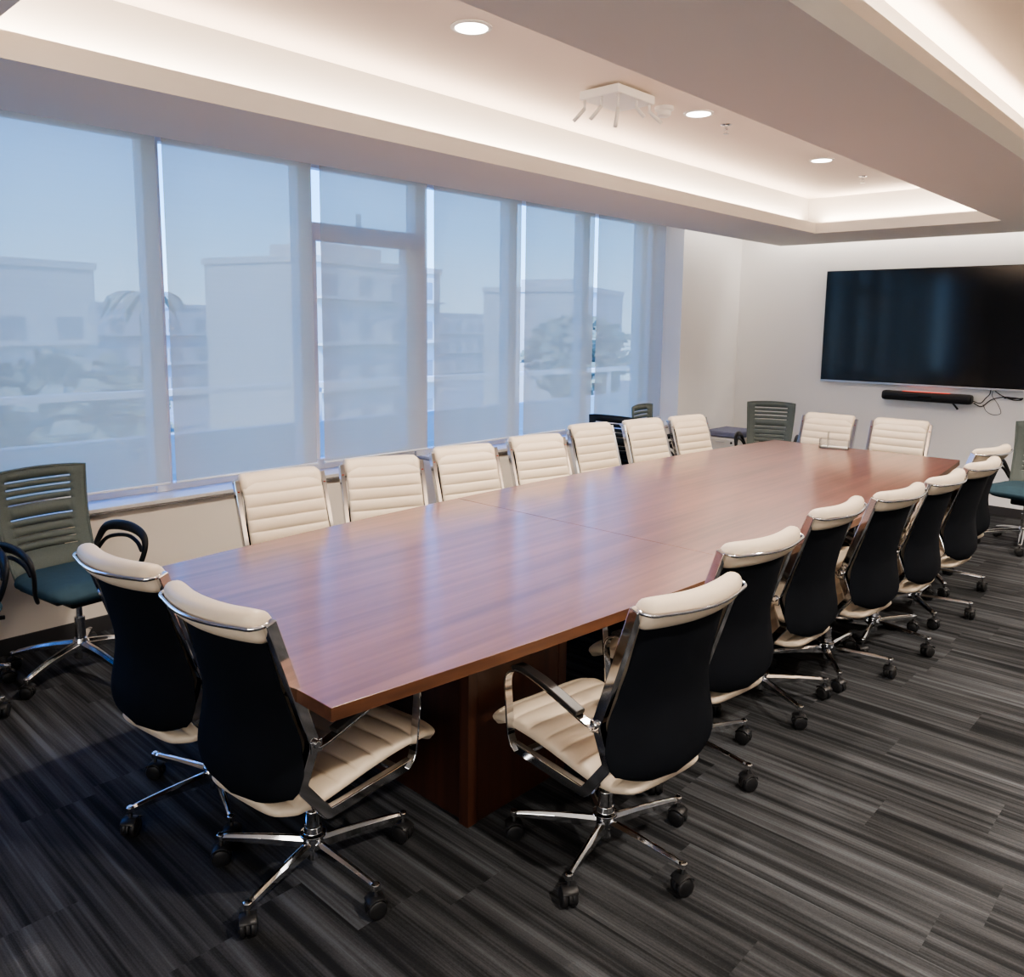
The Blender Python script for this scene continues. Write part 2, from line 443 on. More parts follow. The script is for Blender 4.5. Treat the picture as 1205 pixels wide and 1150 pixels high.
for yc in (2.05, TM, 2*TM-2.05):
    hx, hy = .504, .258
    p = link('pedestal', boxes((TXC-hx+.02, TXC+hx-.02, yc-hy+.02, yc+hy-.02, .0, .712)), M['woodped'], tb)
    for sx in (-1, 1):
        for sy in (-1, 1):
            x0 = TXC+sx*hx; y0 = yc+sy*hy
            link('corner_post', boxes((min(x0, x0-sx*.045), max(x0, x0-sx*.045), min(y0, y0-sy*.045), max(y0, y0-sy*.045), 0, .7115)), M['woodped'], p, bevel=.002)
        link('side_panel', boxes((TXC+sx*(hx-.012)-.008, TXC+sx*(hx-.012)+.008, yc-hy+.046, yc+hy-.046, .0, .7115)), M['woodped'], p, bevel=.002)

# ------------------------------------------------------------------ cream executive chair
def caster_bm(r=.029, x=0, y=0):
    bm = bmesh.new()
    for s in (-1, 1):
        prof = [(.006, s*.006), (r-.003, s*.006), (r, s*.010), (r, s*.020), (r-.003, s*.024), (.010, s*.027), (.004, s*.027)]
        lathe(bm, prof, 22, (0, 0, r), 'x')
    # hood over the wheels and stem
    n = 12
    for a0, a1 in ((R(-10), R(190)),):
        rings = []
        for i in range(n+1):
            a = a0+(a1-a0)*i/n
            rings.append([bm.verts.new((q, math.cos(a)*rr, r+math.sin(a)*rr)) for q, rr in ((-.0055, r+.004), (.0055, r+.004), (.0055, r-.012), (-.0055, r-.012))])
        for p, q in zip(rings, rings[1:]):
            for k in range(4): bm.faces.new((p[k], p[(k+1) % 4], q[(k+1) % 4], q[k]))
        bm.faces.new(rings[0][::-1]); bm.faces.new(rings[-1])
    rings = []
    for i in range(9):
        a = R(35)+R(110)*i/8
        rings.append([bm.verts.new((q, math.cos(a)*rr, r+math.sin(a)*rr)) for q, rr in ((-.024, r+.003), (.024, r+.003), (.024, r+.007), (-.024, r+.007))])
    for p, q in zip(rings, rings[1:]):
        for k in range(4): bm.faces.new((p[k], p[(k+1) % 4], q[(k+1) % 4], q[k]))
    bm.faces.new(rings[0][::-1]); bm.faces.new(rings[-1])
    lathe(bm, [(.009, r+.004), (.0105, r+.006), (.0105, r+.024), (.0065, r+.028), (.0065, r+.056)], 12)
    return bm

def leg_bm(L=.305, z0=.112, z1=.098, w0=.013, w1=.009, h0=.036, h1=.014, arch=.003):
    bm = bmesh.new(); n = 10; rings = []
    for i in range(n+1):
        t = i/n; d = .022+(L-.022)*t
        z = z0+(z1-z0)*t+arch*math.sin(PI*t); w = w0+(w1-w0)*t; h = h0+(h1-h0)*t
        if i == n: z -= .004; w *= .8; h *= .8
        rings.append([bm.verts.new((d, a, z+b)) for a, b in ((-w, -h), (-w, -h*.25), (-w*.35, .004), (w*.35, .004), (w, -h*.25), (w, -h))])
    for p, q in zip(rings, rings[1:]):
        for k in range(6): bm.faces.new((p[k], p[(k+1) % 6], q[(k+1) % 6], q[k]))
    bm.faces.new(rings[0][::-1]); bm.faces.new(rings[-1])
    lathe(bm, [(.012, z1-.016), (.013, z1-.012), (.013, z1+.002), (.009, z1+.005)], 14, (L-.008, 0, 0))
    return bm

caster_mesh = None
def add_base(root, swivels, legm, z1, L, matl, kw):
    """five legs, each with its caster; rotation of the star is set later through the legs"""
    first = None
    for k in range(5):
        if first is None:
            lg = link('leg', leg_bm(L=L, z1=z1, **kw), matl, root, bevel=.0015); first = lg
            ca = link('caster', caster_bm(), M['blackplastic'], lg, smooth=False, loc=(L-.008, 0, 0), rot=(0, 0, swivels[0]))
            ca.data.shade_smooth() if hasattr(ca.data, 'shade_smooth') else None
            e = ca.modifiers.new('bevel', 'BEVEL'); e.width = .001; e.segments = 1; e.limit_method = 'ANGLE'; e.angle_limit = R(40)
            fca = ca
        else:
            lg = first.copy(); C.objects.link(lg); lg.parent = root
            ca = fca.copy(); C.objects.link(ca); ca.parent = lg; ca.rotation_euler = (0, 0, swivels[k])
        lg.rotation_euler = (0, 0, 2*PI*k/5)

def make_exec():
    root = empty('office_chair')
    FX = .224
    # backrest pad, ribbed
    bm = bmesh.new()
    pad(bm, [(-.296, .930), (-.262, .86), (-.228, .75), (-.182, .60), (-.172, .53), (-.188, .455), (-.200, .42)],
        [(0, .205), (.5, .207), (1, .200)], [(0, .030), (.1, .036), (.6, .040), (1, .036)], side_curve=.018, ribs=9, ribdepth=.5, steps=144, N=28, power=.35)
    link('backrest', bm, M['leather'], root, smooth=True)
    # seat pad
    bm = bmesh.new()
    pad(bm, [(-.262, .392), (-.222, .368), (-.10, .378), (.02, .395), (.16, .412), (.26, .414), (.315, .395), (.328, .365)],
        [(0, .10), (.05, .16), (.12, .195), (.22, .208), (.5, .212), (.85, .225), (.95, .215), (1, .19)], [(0, .02), (.06, .045), (.2, .060), (.9, .062), (1, .035)],
        side_curve=.004, ribs=9, ribdepth=.32, steps=126, N=32, power=.4, front=1)
    link('seat', bm, M['leather'], root, smooth=True)
    # rolled head pad over the top
    bm = bmesh.new(); rings = []; n = 26; N = 20
    for i in range(n+1):
        x = -.209+.418*i/n; u = x/.209; e = (1-abs(u)**12)**.5 if abs(u) < 1 else 0
        e = .80+.20*e if abs(u) < .999 else .62
        cy = -.302-.036*(1-u*u); cz = .931-.003*(1-u*u)
        ring = []
        for k in range(N):
            a = 2*PI*k/N; ca, sa = math.cos(a), math.sin(a)
            yy = .040*math.copysign(abs(ca)**.85, ca)*e; zz = .049*math.copysign(abs(sa)**.85, sa)*e
            ring.append(bm.verts.new((x, cy+yy-(zz*.0)+(-zz*-.0), cz+zz)))
            ring[-1].co.y += -zz*.30+.006
        rings.append(ring)
    for a, b in zip(rings, rings[1:]):
        for k in range(N): bm.faces.new((a[k], a[(k+1) % N], b[(k+1) % N], b[k]))
    bm.faces.new(rings[0][::-1]); bm.faces.new(rings[-1])
    link('head_roll', bm, M['leather'], root, smooth=True)
    # chrome rail bowed behind the head pad
    bm = bmesh.new()
    pts = [(-.222, -.300, .944), (-.224, -.322, .943), (-.208, -.346, .940)] + [(-.208+.416*i/12, -.346-.040*math.sin(PI*i/12), .940-.004*math.sin(PI*i/12)) for i in range(1, 12)] + [(.208, -.346, .940), (.224, -.322, .943), (.222, -.300, .944)]
    tube(bm, smoothpath(pts, 3), .0052, 10, 1.25)
    link('top_rail', bm, M['chrome'], root, smooth=True)
    # black curved rear shell
    bm = bmesh.new()
    pad(bm, [(-.335, .905), (-.312, .82), (-.288, .72), (-.272, .63), (-.277, .56), (-.292, .48), (-.292, .43), (-.280, .402), (-.268, .392)],
        [(0, .194), (.3, .198), (.48, .210), (.62, .234), (.74, .246), (.84, .240), (.92, .222), (.97, .195), (1, .15)],
        [(0, .012), (1, .012)], side_curve=.055, steps=48, N=32, power=.3)
    link('back_shell', bm, M['blackshell'], root, smooth=True)
    # side frames, arms
    for s in (-1, 1):
        bm = bmesh.new()
        ribbon(bm, fillet([(-.300, .950), (-.232, .750), (-.174, .580), (-.176, .555), (-.216, .462), (-.128, .346), (.195, .352)], .012, 3), .033, .024, s*FX)
        f = link('side_frame', bm, M['chrome'], root, bevel=.003)
        bm = bmesh.new(); bx = s*(FX+.004)
        box(bm, bx-.013, bx+.013, -.19, -.150, .548, .585)
        lathe(bm, [(.008, -.02), (.012, -.018), (.012, .018), (.008, .02)], 16, (bx, -.172, .575), 'x')
        link('bracket', bm, M['chrome'], f, bevel=.003)
        bm = bmesh.new(); box(bm, s*FX-.006, s*FX+.006, -.268+.0, -.262, .885, .90)
        t_ = boxes((s*FX-.005, s*FX+.005, -.2700, -.2655, .890, .905))
        bm.free()
        link('maker_tag', t_, M['tag'], f)
        bm = bmesh.new(); ax = s*(FX+.006)
        ribbon(bm, fillet([(.175, .345), (.208, .372), (.232, .590), (.165, .628), (.06, .612), (-.135, .562), (-.165, .560)], .045, 6), .007, .030, ax)
        a_ = link('armrest', bm, M['chrome'], root, bevel=.0015)
        bm = bmesh.new()
        ribbon(bm, fillet([(.190, .622), (.165, .637), (.055, .624), (-.105, .583)], .03, 5), .016, .036, ax)
        link('arm_pad', bm, M['armpad'], a_, bevel=.004)
    # under-seat parts
    bm = boxes((-FX, FX, .145, .170, .338, .352), (-FX, FX, -.118, -.094, .333, .347))
    link('cross_bar', bm, M['chrome'], root, bevel=.002)
    bm = boxes((-.07, .07, -.09, .12, .300, .350), (-.045, .045, -.06, .09, .285, .302))
    link('tilt_mechanism', bm, M['blackplastic'], root, bevel=.006)
    bm = bmesh.new(); tube(bm, [(.06, .03, .322), (.15, .03, .322), (.205, .03, .315)], [.005, .005, .008], 8)
    link('height_lever', bm, M['blackplastic'], root, smooth=True)
    bm = bmesh.new()
    lathe(bm, [(.014, .20), (.014, .292)], 20); lathe(bm, [(.022, .150), (.024, .152), (.024, .205), (.021, .209)], 24)
    link('gas_column', bm, M['chrome'], root, bevel=.001)
    bm = bmesh.new()
    lathe(bm, [(.020, .045), (.023, .048), (.023, .085), (.030, .090), (.033, .118), (.041, .124), (.041, .131), (.030, .136), (.027, .155), (.023, .158)], 28)
    link('hub', bm, M['chrome'], root, smooth=False, bevel=.001)
    add_base(root, [R(x) for x in (160, 30, 250, 110, 310)], None, .098, .308, M['chrome'], {})
    return root

proto = make_exec()
GRP = 'cream office chairs around the conference table'
# (hub x, hub y, facing degrees, star rotation degrees in the world, label)
ex = [
 (-1.455, 2.03, 83, -2, 'cream chair nearest the camera on the right side, black shell and full armrest showing'),
 (-1.575, 2.71, 83, -6, 'cream and black office chair second from the camera along the right side of the table'),
 (-1.60, 3.42, 88, -30, 'cream and black office chair third from the camera along the right side of the table'),
 (-1.525, 3.99, 84, 16, 'cream and black office chair fourth from the camera along the right side of the table'),
 (-1.485, 4.54, 88, -8, 'cream and black office chair fifth from the camera along the right side of the table'),
 (-1.465, 5.18, 86, 19, 'cream and black office chair sixth from the camera along the right side of the table'),
 (-1.56, 5.85, 80, 12, 'farthest cream chair of the right side, mostly hidden, just before the teal seated mesh chair'),
 (-2.045, 1.31, 5.6, 2, 'cream office chair at the near table end, right of the two, fully visible from behind'),
 (-2.635, 1.29, 7, -18, 'cream office chair at the near table end, left of the two, beside teal mesh chair'),
 (-3.235, 2.09, -96, 20, 'cream ribbed office chair nearest the camera on the window side of the table'),
 (-3.230, 2.63, -110, 5, 'second cream ribbed chair from the camera on the window side, before the door'),
 (-3.225, 3.30, -101, 40, 'cream ribbed office chair third from the camera on the window side, right of the door'),
 (-3.240, 3.97, -102, 15, 'cream ribbed office chair fourth from the camera on the window side'),
 (-3.400, 4.79, -97, 30, 'cream ribbed office chair fifth on the window side, in front of the dark slatted chair'),
 (-3.300, 5.33, -98, 0, 'cream ribbed office chair sixth on the window side, between dark and grey mesh chairs'),
 (-3.20, 5.83, -98, 22, 'cream ribbed office chair farthest on the window side, left of the small cushioned cabinet'),
 (-2.740, 6.63, 180, 10, 'cream ribbed chair at the far table end, left of two, behind the acrylic holder'),
 (-2.170, 6.66, 180, 0, 'cream ribbed chair at the far table end, right of the two, under the soundbar'),
]
for i, (x, y, f, s, lb) in enumerate(ex):
    c = proto if i == 0 else copy_tree(proto)
    c.location = (x, y, 0); c.rotation_euler = (0, 0, R(f)); tag(c, lb, 'chair', GRP)
    legs = [k for k in c.children if k.name.startswith('leg')]
    for k, lg in enumerate(legs):
        lg.rotation_euler = (0, 0, R(s-f)+2*PI*k/5)

# ------------------------------------------------------------------ mesh-back task chair
def make_task():
    root = empty('mesh_chair')
    # slotted back, curved
    def P(u, v):        # u -1..1 across, v 0..1 up
        w = .205+.022*v-.010*(1-v)**2
        y = -.205-.145*v - .03*math.sin(PI*v) + .03*v*v + .045*u*u*(1-.3*v) - .02
        return (u*w, y, .455+.505*v+.010*(1-u*u)*(1 if v > .99 else 0))
    slots = [(.895, .913), (.82, .838), (.745, .765), (.67, .686), (.53, .541), (.46, .470), (.37, .378), (.30, .308), (.23, .238)]
    vs = [0, .08] + sorted(x for s in slots for x in s) + [1.0]
    vs = sorted(set(vs)); bm = bmesh.new(); n = 20; grid = []
    for v in vs: grid.append([bm.verts.new(P(-1+2*i/n, v)) for i in range(n+1)])
    sl = {a for a, b in slots}
    for j in range(len(vs)-1):
        for i in range(n):
            if vs[j] in sl and 3 <= i < n-3: continue
            bm.faces.new((grid[j][i], grid[j][i+1], grid[j+1][i+1], grid[j+1][i]))
    b = link('mesh_back', bm, M['mesh'], root, smooth=True)
    sd = b.modifiers.new('solid', 'SOLIDIFY'); sd.thickness = .008; sd.offset = 0
    # rim
    bm = bmesh.new()
    pts = [P(-1, v/8) for v in range(9)] + [P(-1+2*i/10, 1) for i in range(1, 10)] + [P(1, 1-v/8) for v in range(9)] + [P(1-2*i/10, 0) for i in range(1, 10)]
    pts.append(pts[0]); tube(bm, pts, .0075, 8)
    link('back_rim', bm, M['mesh'], root, smooth=True)
    bm = bmesh.new(); tube(bm, smoothpath([(0, -.300, .58), (0, -.300, .50), (0, -.25, .42), (0, -.08, .395)], 5), [.022]*15+[.02], 10, .6)
    bm2 = boxes((-.10, .10, -.312, -.300, .50, .60))
    link('back_bracket', bm, M['blackplastic'], root, smooth=True); link('lumbar_plate', bm2, M['blackplastic'], root, bevel=.005)
    # seat
    bm = bmesh.new()
    pad(bm, [(-.215, .465), (-.18, .462), (0, .462), (.15, .466), (.22, .458), (.262, .435)],
        [(0, .15), (.06, .20), (.2, .232), (.6, .242), (.85, .232), (.95, .205), (1, .16)], [(0, .03), (.08, .07), (.85, .078), (1, .045)], side_curve=.0, steps=40, N=36, power=.45)
    link('seat', bm, M['teal'], root, smooth=True)
    link('seat_pan', boxes((-.19, .19, -.17, .19, .412, .428)), M['blackplastic'], root, bevel=.006)
    for s in (-1, 1):
        bm = bmesh.new()
        pts = smoothpath([(s*.212, -.235, .52), (s*.240, -.235, .575), (s*.262, -.20, .635), (s*.272, -.10, .660), (s*.275, .04, .662), (s*.272, .135, .630), (s*.262, .150, .56), (s*.245, .11, .47), (s*.215, .06, .415)], 6)
        tube(bm, pts, [.015+.011*math.sin(PI*min(1, i/(len(pts)*.75))) for i in range(len(pts))], 12, .62)
        a_ = link('armrest', bm, M['blackplastic'], root, smooth=True)
        bm = bmesh.new()
        tube(bm, smoothpath([(s*.214, -.232, .50), (s*.250, -.17, .585), (s*.268, -.02, .618), (s*.266, .08, .600), (s*.262, .128, .56)], 5), .010, 10)
        link('arm_brace', bm, M['blackplastic'], a_, smooth=True)
    link('tilt_mechanism', boxes((-.08, .08, -.10, .10, .345, .412)), M['blackplastic'], root, bevel=.012)
    bm = bmesh.new(); tube(bm, [(-.06, .05, .385), (-.20, .06, .378), (-.235, .06, .372), (-.275, .062, .368)], [.005, .005, .011, .010], 8)
    link('height_lever', bm, M['blackplastic'], root, smooth=True)
    bm = bmesh.new(); lathe(bm, [(.024, .16), (.024, .27), (.014, .272), (.014, .35)], 22)
    link('gas_column', bm, M['steel'], root, bevel=.001)
    bm = bmesh.new(); lathe(bm, [(.026, .06), (.034, .066), (.038, .10), (.038, .145), (.030, .165), (.024, .168)], 26)
    link('hub', bm, M['steel'], root, bevel=.001)
    add_base(root, [R(x) for x in (200, 60, 300, 140, 20)], None, .090, .335, M['steel'], dict(z0=.150, w0=.022, w1=.015, h0=.040, h1=.014, arch=.010))
    return root

tk = make_task(); GT = 'mesh-back task chairs along the walls'
tasks = [
 (-4.14, 1.37, -82, 10, 'grey-green mesh back task chair with teal seat under the window nearest the camera', 'mesh'),
 (-4.13, .76, -88, 35, 'mesh task chair at the left photo edge with only a black arm showing', 'mesh'),
 (-3.97, 5.77, 3, 20, 'dark slatted mesh chair seen from behind between the fifth and sixth window side chairs', 'meshdark'),
 (-4.02, 6.50, -80, 0, 'grey mesh back chair leaning back by the last window, behind the cream chairs', 'mesh'),
 (-3.53, 7.40, 200, 15, 'grey-green mesh back task chair beside the small cushioned cabinet in the far corner', 'mesh'),
 (-1.33, 7.38, 172, -10, 'mesh back chair with teal seat at the right photo edge beneath the television', 'mesh'),
]
tt = []
for i, (x, y, f, s, lb, mm) in enumerate(tasks):
    c = tk if i == 0 else copy_tree(tk)
    c.location = (x, y, 0); c.rotation_euler = (0, 0, R(f)); tag(c, lb, 'chair', GT)
    for k, lg in enumerate([k for k in c.children if k.name.startswith('leg')]): lg.rotation_euler = (0, 0, R(s-f)+2*PI*k/5)
    if mm != 'mesh':
        for ch in c.children:
            if ch.name.startswith(('mesh_back', 'back_rim')):
                ch.data = ch.data.copy(); ch.data.materials[0] = M[mm]

# ------------------------------------------------------------------ television, soundbar, cables
tv = empty('television', (-2.476, YT, 1.162)); tag(tv, 'large black flat screen television hung on the far wall, thin silver lower edge', 'television')
W, Hh = 1.99, 1.122
link('housing', boxes((-W/2, W/2, -.055, -.022, 0, Hh), (-.5, .5, -.022, -.002, .25, .85)), M['blackplastic'], tv, bevel=.004)
link('screen', boxes((-W/2+.008, W/2-.008, -.058, -.0555, .016, Hh-.008)), M['screen'], tv)
link('lower_bezel', boxes((-W/2, W/2, -.060, -.050, -.004, .014)), M['bezel'], tv, bevel=.002)

sb = empty('soundbar', (-2.425, YT, 1.02)); tag(sb, 'black conference soundbar with red lit top fixed to the wall under the television', 'soundbar')
bm = bmesh.new()
n = 16; prof = []
for k in range(n):
    a = 2*PI*k/n; prof.append((.055*math.copysign(abs(math.cos(a))**.6, math.cos(a)), .047*math.copysign(abs(math.sin(a))**.6, math.sin(a))))
rings = []
for i, (x, sc) in enumerate([(-.40, .7), (-.392, .9), (-.37, 1), (.37, 1), (.392, .9), (.40, .7)]):
    rings.append([bm.verts.new((x, -.075+a*sc, .04+b*sc)) for a, b in prof])
for a, b in zip(rings, rings[1:]):
    for k in range(n): bm.faces.new((a[k], a[(k+1) % n], b[(k+1) % n], b[k]))
bm.faces.new(rings[0][::-1]); bm.faces.new(rings[-1])
link('bar_body', bm, M['blackplastic'], sb, smooth=False, bevel=.002)
link('top_light', boxes((-.21, .21, -.118, -.06, -.0 + .0865, .0885)), M['red'], sb)  # glowing strip painted as the red reflection on the bar top
link('camera_window', boxes((-.06, .06, -.133, -.129, .03, .052)), M['screen'], sb)
link('wall_bracket', boxes((-.06, .06, -.03, 0, .02, .06)), M['blackplastic'], sb)
bm = bmesh.new(); tube(bm, [(.235, -.10, .01), (.29, -.10, -.055)], [.008, .009], 8)
link('mounting_arm', bm, M['blackplastic'], sb, smooth=True)

def cable(pts, r, lb):
    bm = bmesh.new(); tube(bm, smoothpath(pts, 8), r, 8)
    o = link('cable', bm, M['blackplastic'], smooth=True); tag(o, lb, 'cable', 'cables under the television')
cable([(-2.03, YT-.06, 1.05), (-1.97, YT-.02, 1.03), (-1.93, YT-.015, 1.08), (-1.90, YT-.015, 1.12), (-1.89, YT-.03, 1.17)], .004, 'black cable rising from the soundbar end to the television')
cable([(-2.02, YT-.05, 1.03), (-1.96, YT-.012, 1.00), (-1.88, YT-.012, 1.07), (-1.78, YT-.012, 1.10), (-1.70, YT-.02, 1.095), (-1.64, YT-.02, 1.085), (-1.70, YT-.03, 1.078), (-1.80, YT-.012, 1.11), (-1.86, YT-.012, 1.15)], .0045, 'black cable bunched in a loop right of the soundbar')
cable([(-1.95, YT-.004, 1.02), (-1.92, YT-.004, .96), (-1.86, YT-.004, .93), (-1.80, YT-.004, .95), (-1.83, YT-.004, 1.03), (-1.88, YT-.004, 1.10), (-1.88, YT-.004, 1.15)], .0022, 'thin grey cable drooping below the soundbar')
bm = bmesh.new()
for q in range(5):
    tube(bm, smoothpath([(-1.78, YT-.02-.003*q, 1.088+.004*q), (-1.72, YT-.024, 1.100-.003*q), (-1.63, YT-.02, 1.092+.002*q)], 4), .0045, 6)
o = link('cable_bundle', bm, M['blackplastic'], smooth=True); tag(o, 'small black bundle of tied cable ends right of the soundbar', 'cable bundle')

# clear acrylic holder on the table
ah = empty('acrylic_holder', (-2.52, 6.50, .7505), R(12)); tag(ah, 'clear acrylic holder with a white card on the far end of the table', 'holder')
link('clear_box', boxes((-.11, .11, -.05, -.046, 0, .075), (-.11, .11, .046, .05, 0, .075), (-.11, -.106, -.046, .046, 0, .075), (.106, .11, -.046, .046, 0, .075), (-.106, .106, -.046, .046, 0, .004)), M['clear'], ah)
link('card', boxes((-.10, .10, -.04, .04, .005, .014)), M['card'], ah)
link('clear_upright', boxes((-.05, -.045, -.04, .04, .015, .13)), M['clear'], ah)

# pedestal cabinet
pc = empty('pedestal_cabinet', (-4.22, 8.02, 0)); tag(pc, 'small white drawer cabinet on casters with blue-grey seat cushion in the far corner', 'cabinet')
link('cabinet_body', boxes((-.20, .20, -.235, .235, .05, .545)), M['cab'], pc, bevel=.004)
for k in range(3):
    z0 = .06+.16*k
    d = link('drawer', boxes((-.19, .19, -.252, -.235, z0, z0+.152)), M['cab'], pc, bevel=.003)
    link('drawer_pull', boxes((-.05, .05, -.262, -.2525, z0+.118, z0+.128)), M['bezel'], d)
bm = bmesh.new(); lathe(bm, [(.012, -.006), (.012, 0)], 14, (.13, -.2525, .50), 'y')
link('lock', bm, M['blackplastic'], pc)
bm = boxes((-.205, .205, -.245, .24, .547, .61))
o = link('cushion', bm, M['cush'], pc, bevel=.018)
for sx in (-1, 1):
    for sy in (-1, 1):
        bm = bmesh.new(); lathe(bm, [(.02, -.01), (.024, -.008), (.024, .008), (.02, .01)], 14, (sx*.15, sy*.18, .024), 'x'); lathe(bm, [(.006, .04), (.006, .052)], 8, (sx*.15, sy*.18, 0))
        link('caster', bm, M['blackplastic'], pc)

# ------------------------------------------------------------------ ceiling fittings
DL = [(-2.49, 2.41), (-2.49, 4.17), (-2.49, 5.85)]
dlab = ['round recessed ceiling downlight nearest the camera in the lit tray', 'round recessed ceiling downlight beside the smoke detector', 'round recessed ceiling downlight farthest from the camera in the lit tray']
def downlight(x, y, lb, z=ZC):
    o = empty('downlight', (x, y, z)); tag(o, lb, 'ceiling light', 'recessed ceiling downlights')
    bm = bmesh.new(); lathe(bm, [(.066, -.0005), (.084, -.0005), (.084, -.004), (.070, -.008), (.066, -.006)], 32)
    link('trim_ring', bm, M['white'], o, smooth=False)
    bm = bmesh.new(); lathe(bm, [(.064, -.002), (.066, -.0065)], 32)
    link('diffuser', bm, M['lampglow'], o)
    return o
for (x, y), lb in zip(DL, dlab): downlight(x, y, lb)

# light bar plate with five small adjustable spots
sp = empty('spot_cluster', (-2.46, 3.37, ZC)); tag(sp, 'white ceiling plate with five slim angled spot arms hanging from it', 'ceiling fixture')
link('plate', boxes((-.24, 0, 0, .32, -.055, -.012), (-.20, -.04, .04, .28, -.012, 0)), M['white'], sp, bevel=.006)
for (x, y, dx, dy, zb) in ((-.22, .02, -.045, -.03, -.155), (-.115, .02, -.035, -.04, -.165), (-.02, .03, .0, -.02, -.215), (-.025, .19, .03, .03, -.135), (-.02, .30, .035, .06, -.14)):
    bm = bmesh.new(); zm = -.055+(zb+.055)*.4
    tube(bm, [(x, y, -.055), (x, y, zm-.006)], .007, 8)
    tube(bm, [(x, y, zm), (x+dx, y+dy, zb)], [.0085, .0105], 10)
    link('spot_arm', bm, M['white'], sp, smooth=True)

sd = empty('smoke_detector', (-2.56, 3.93, ZC)); tag(sd, 'round white smoke detector on the tray ceiling between spots and downlight', 'smoke detector')
bm = bmesh.new(); lathe(bm, [(.050, 0), (.052, -.006), (.050, -.020), (.040, -.024)], 28); link('detector_base', bm, M['white'], sd, bevel=.001)
bm = bmesh.new(); lathe(bm, [(.036, -.024), (.036, -.046), (.028, -.054), (.012, -.056)], 24); link('sensor_head', bm, M['white'], sd, bevel=.001)

def sprinkler(x, y, lb):
    s = empty('sprinkler', (x, y, ZC)); tag(s, lb, 'sprinkler', 'sprinkler heads in the tray ceiling')
    bm = bmesh.new(); lathe(bm, [(.030, 0), (.032, -.003), (.016, -.008)], 20); link('escutcheon', bm, M['chrome'], s)
    bm = bmesh.new(); lathe(bm, [(.007, -.008), (.007, -.030), (.004, -.034)], 12)
    tube(bm, [(.010, 0, -.022), (.013, 0, -.036), (.003, 0, -.052)], .002, 6); tube(bm, [(-.010, 0, -.022), (-.013, 0, -.036), (-.003, 0, -.052)], .002, 6)
    link('nozzle', bm, M['chrome'], s)
    bm = bmesh.new(); lathe(bm, [(.017, -.052), (.018, -.054), (.016, -.055)], 16); link('deflector', bm, M['chrome'], s)
sprinkler(-2.50, 4.50, 'small chrome sprinkler head between the two farther downlights')
sprinkler(-2.50, 6.66, 'small chrome sprinkler head near the far end of the tray ceiling')
for k, y in enumerate((1.6, 4.1, 6.4)):  # unseen downlights added to brighten the room from the right tray
    downlight(.35, y, ['recessed downlight of the right hand tray, out of frame near the camera', 'recessed downlight of the right hand tray, out of frame in its middle', 'recessed downlight of the right hand tray, out of frame by the television wall'][k])

# ------------------------------------------------------------------ outside: balcony, street, buildings, trees
st(link('ground', boxes((-140, -6.6, -60, 110, -7.2, -7.0)), M['cityground']))
bal = empty('balcony', (-5.7, 4, -.15)); tag(bal, 'pale concrete balcony with low parapet and rail outside the glazed wall', 'balcony')
link('balcony_slab', boxes((-.8, .78, -6, 8, -.2, 0)), M['concrete'], bal)
link('parapet', boxes((-.8, -.68, -6, 8, 0, .95)), M['concrete'], bal)
link('handrail', boxes((-.80, -.70, -6, 8, 1.26, 1.31)), M['frame'], bal)
for k in range(10):
    y = -5.7+1.5*k
    link('rail_post', boxes((-.77, -.73, y-.02, y+.02, .95, 1.26)), M['frame'], bal)

def building(x, y, w, d, h, rz, m, lb, roof=0, mast=False):
    o = empty('apartment_building', (x, y, -7), R(rz)); tag(o, lb, 'building', 'buildings across the street')
    link('wall', boxes((-d/2, d/2, -w/2, w/2, 0, h)), m, o)
    if roof: link('roof_room', boxes((-d/4, d/4, -w/4, w/5, h, h+roof)), m, o)
    link('parapet', boxes((-d/2-.15, d/2+.15, -w/2-.15, w/2+.15, h-.1, h+.35)), m, o)
    fl = int(h//3.2); nb = int(w//3.4)
    for i in range(fl):
        for j in range(nb):
            yy = -w/2+(j+.5)*w/nb; z = 1.1+i*3.2
            link('window', boxes((d/2, d/2+.04, yy-.8, yy+.8, z, z+1.4)), M['bwin'], o)
        link('balcony_band', boxes((d/2, d/2+.7, -w/2+.4, w/2-.4, .75+i*3.2, .92+i*3.2)), m, o)
    if mast:
        bm = bmesh.new(); tube(bm, [(0, w*.22, h), (0, w*.22, h+4.6)], .22, 8)
        link('mast', bm, M['bwin'], o)
building(-60, 13, 14, 10, 12.0, 10, M['bwall1'], 'white striped apartment block faintly seen through the leftmost blind')
building(-55, 38, 16, 10, 12.9, 15, M['bwall1'], 'cream apartment block with rooftop mast seen through the second blind', 1.6, True)
building(-52, 62, 12, 10, 11.8, 20, M['bwall2'], 'grey apartment block seen through the blind of the balcony door', 1.2)
building(-48, 88, 20, 10, 13.0, 25, M['bwall1'], 'pale apartment block seen through the blind right of the door')
building(-44, 125, 28, 12, 13.5, 30, M['bwall2'], 'long grey block far off through the last blinds', 1.0)

building(-95, 45, 130, 10, 10.2, 12, M['bwall2'], 'very long low grey block closing the view at the far end of the street')

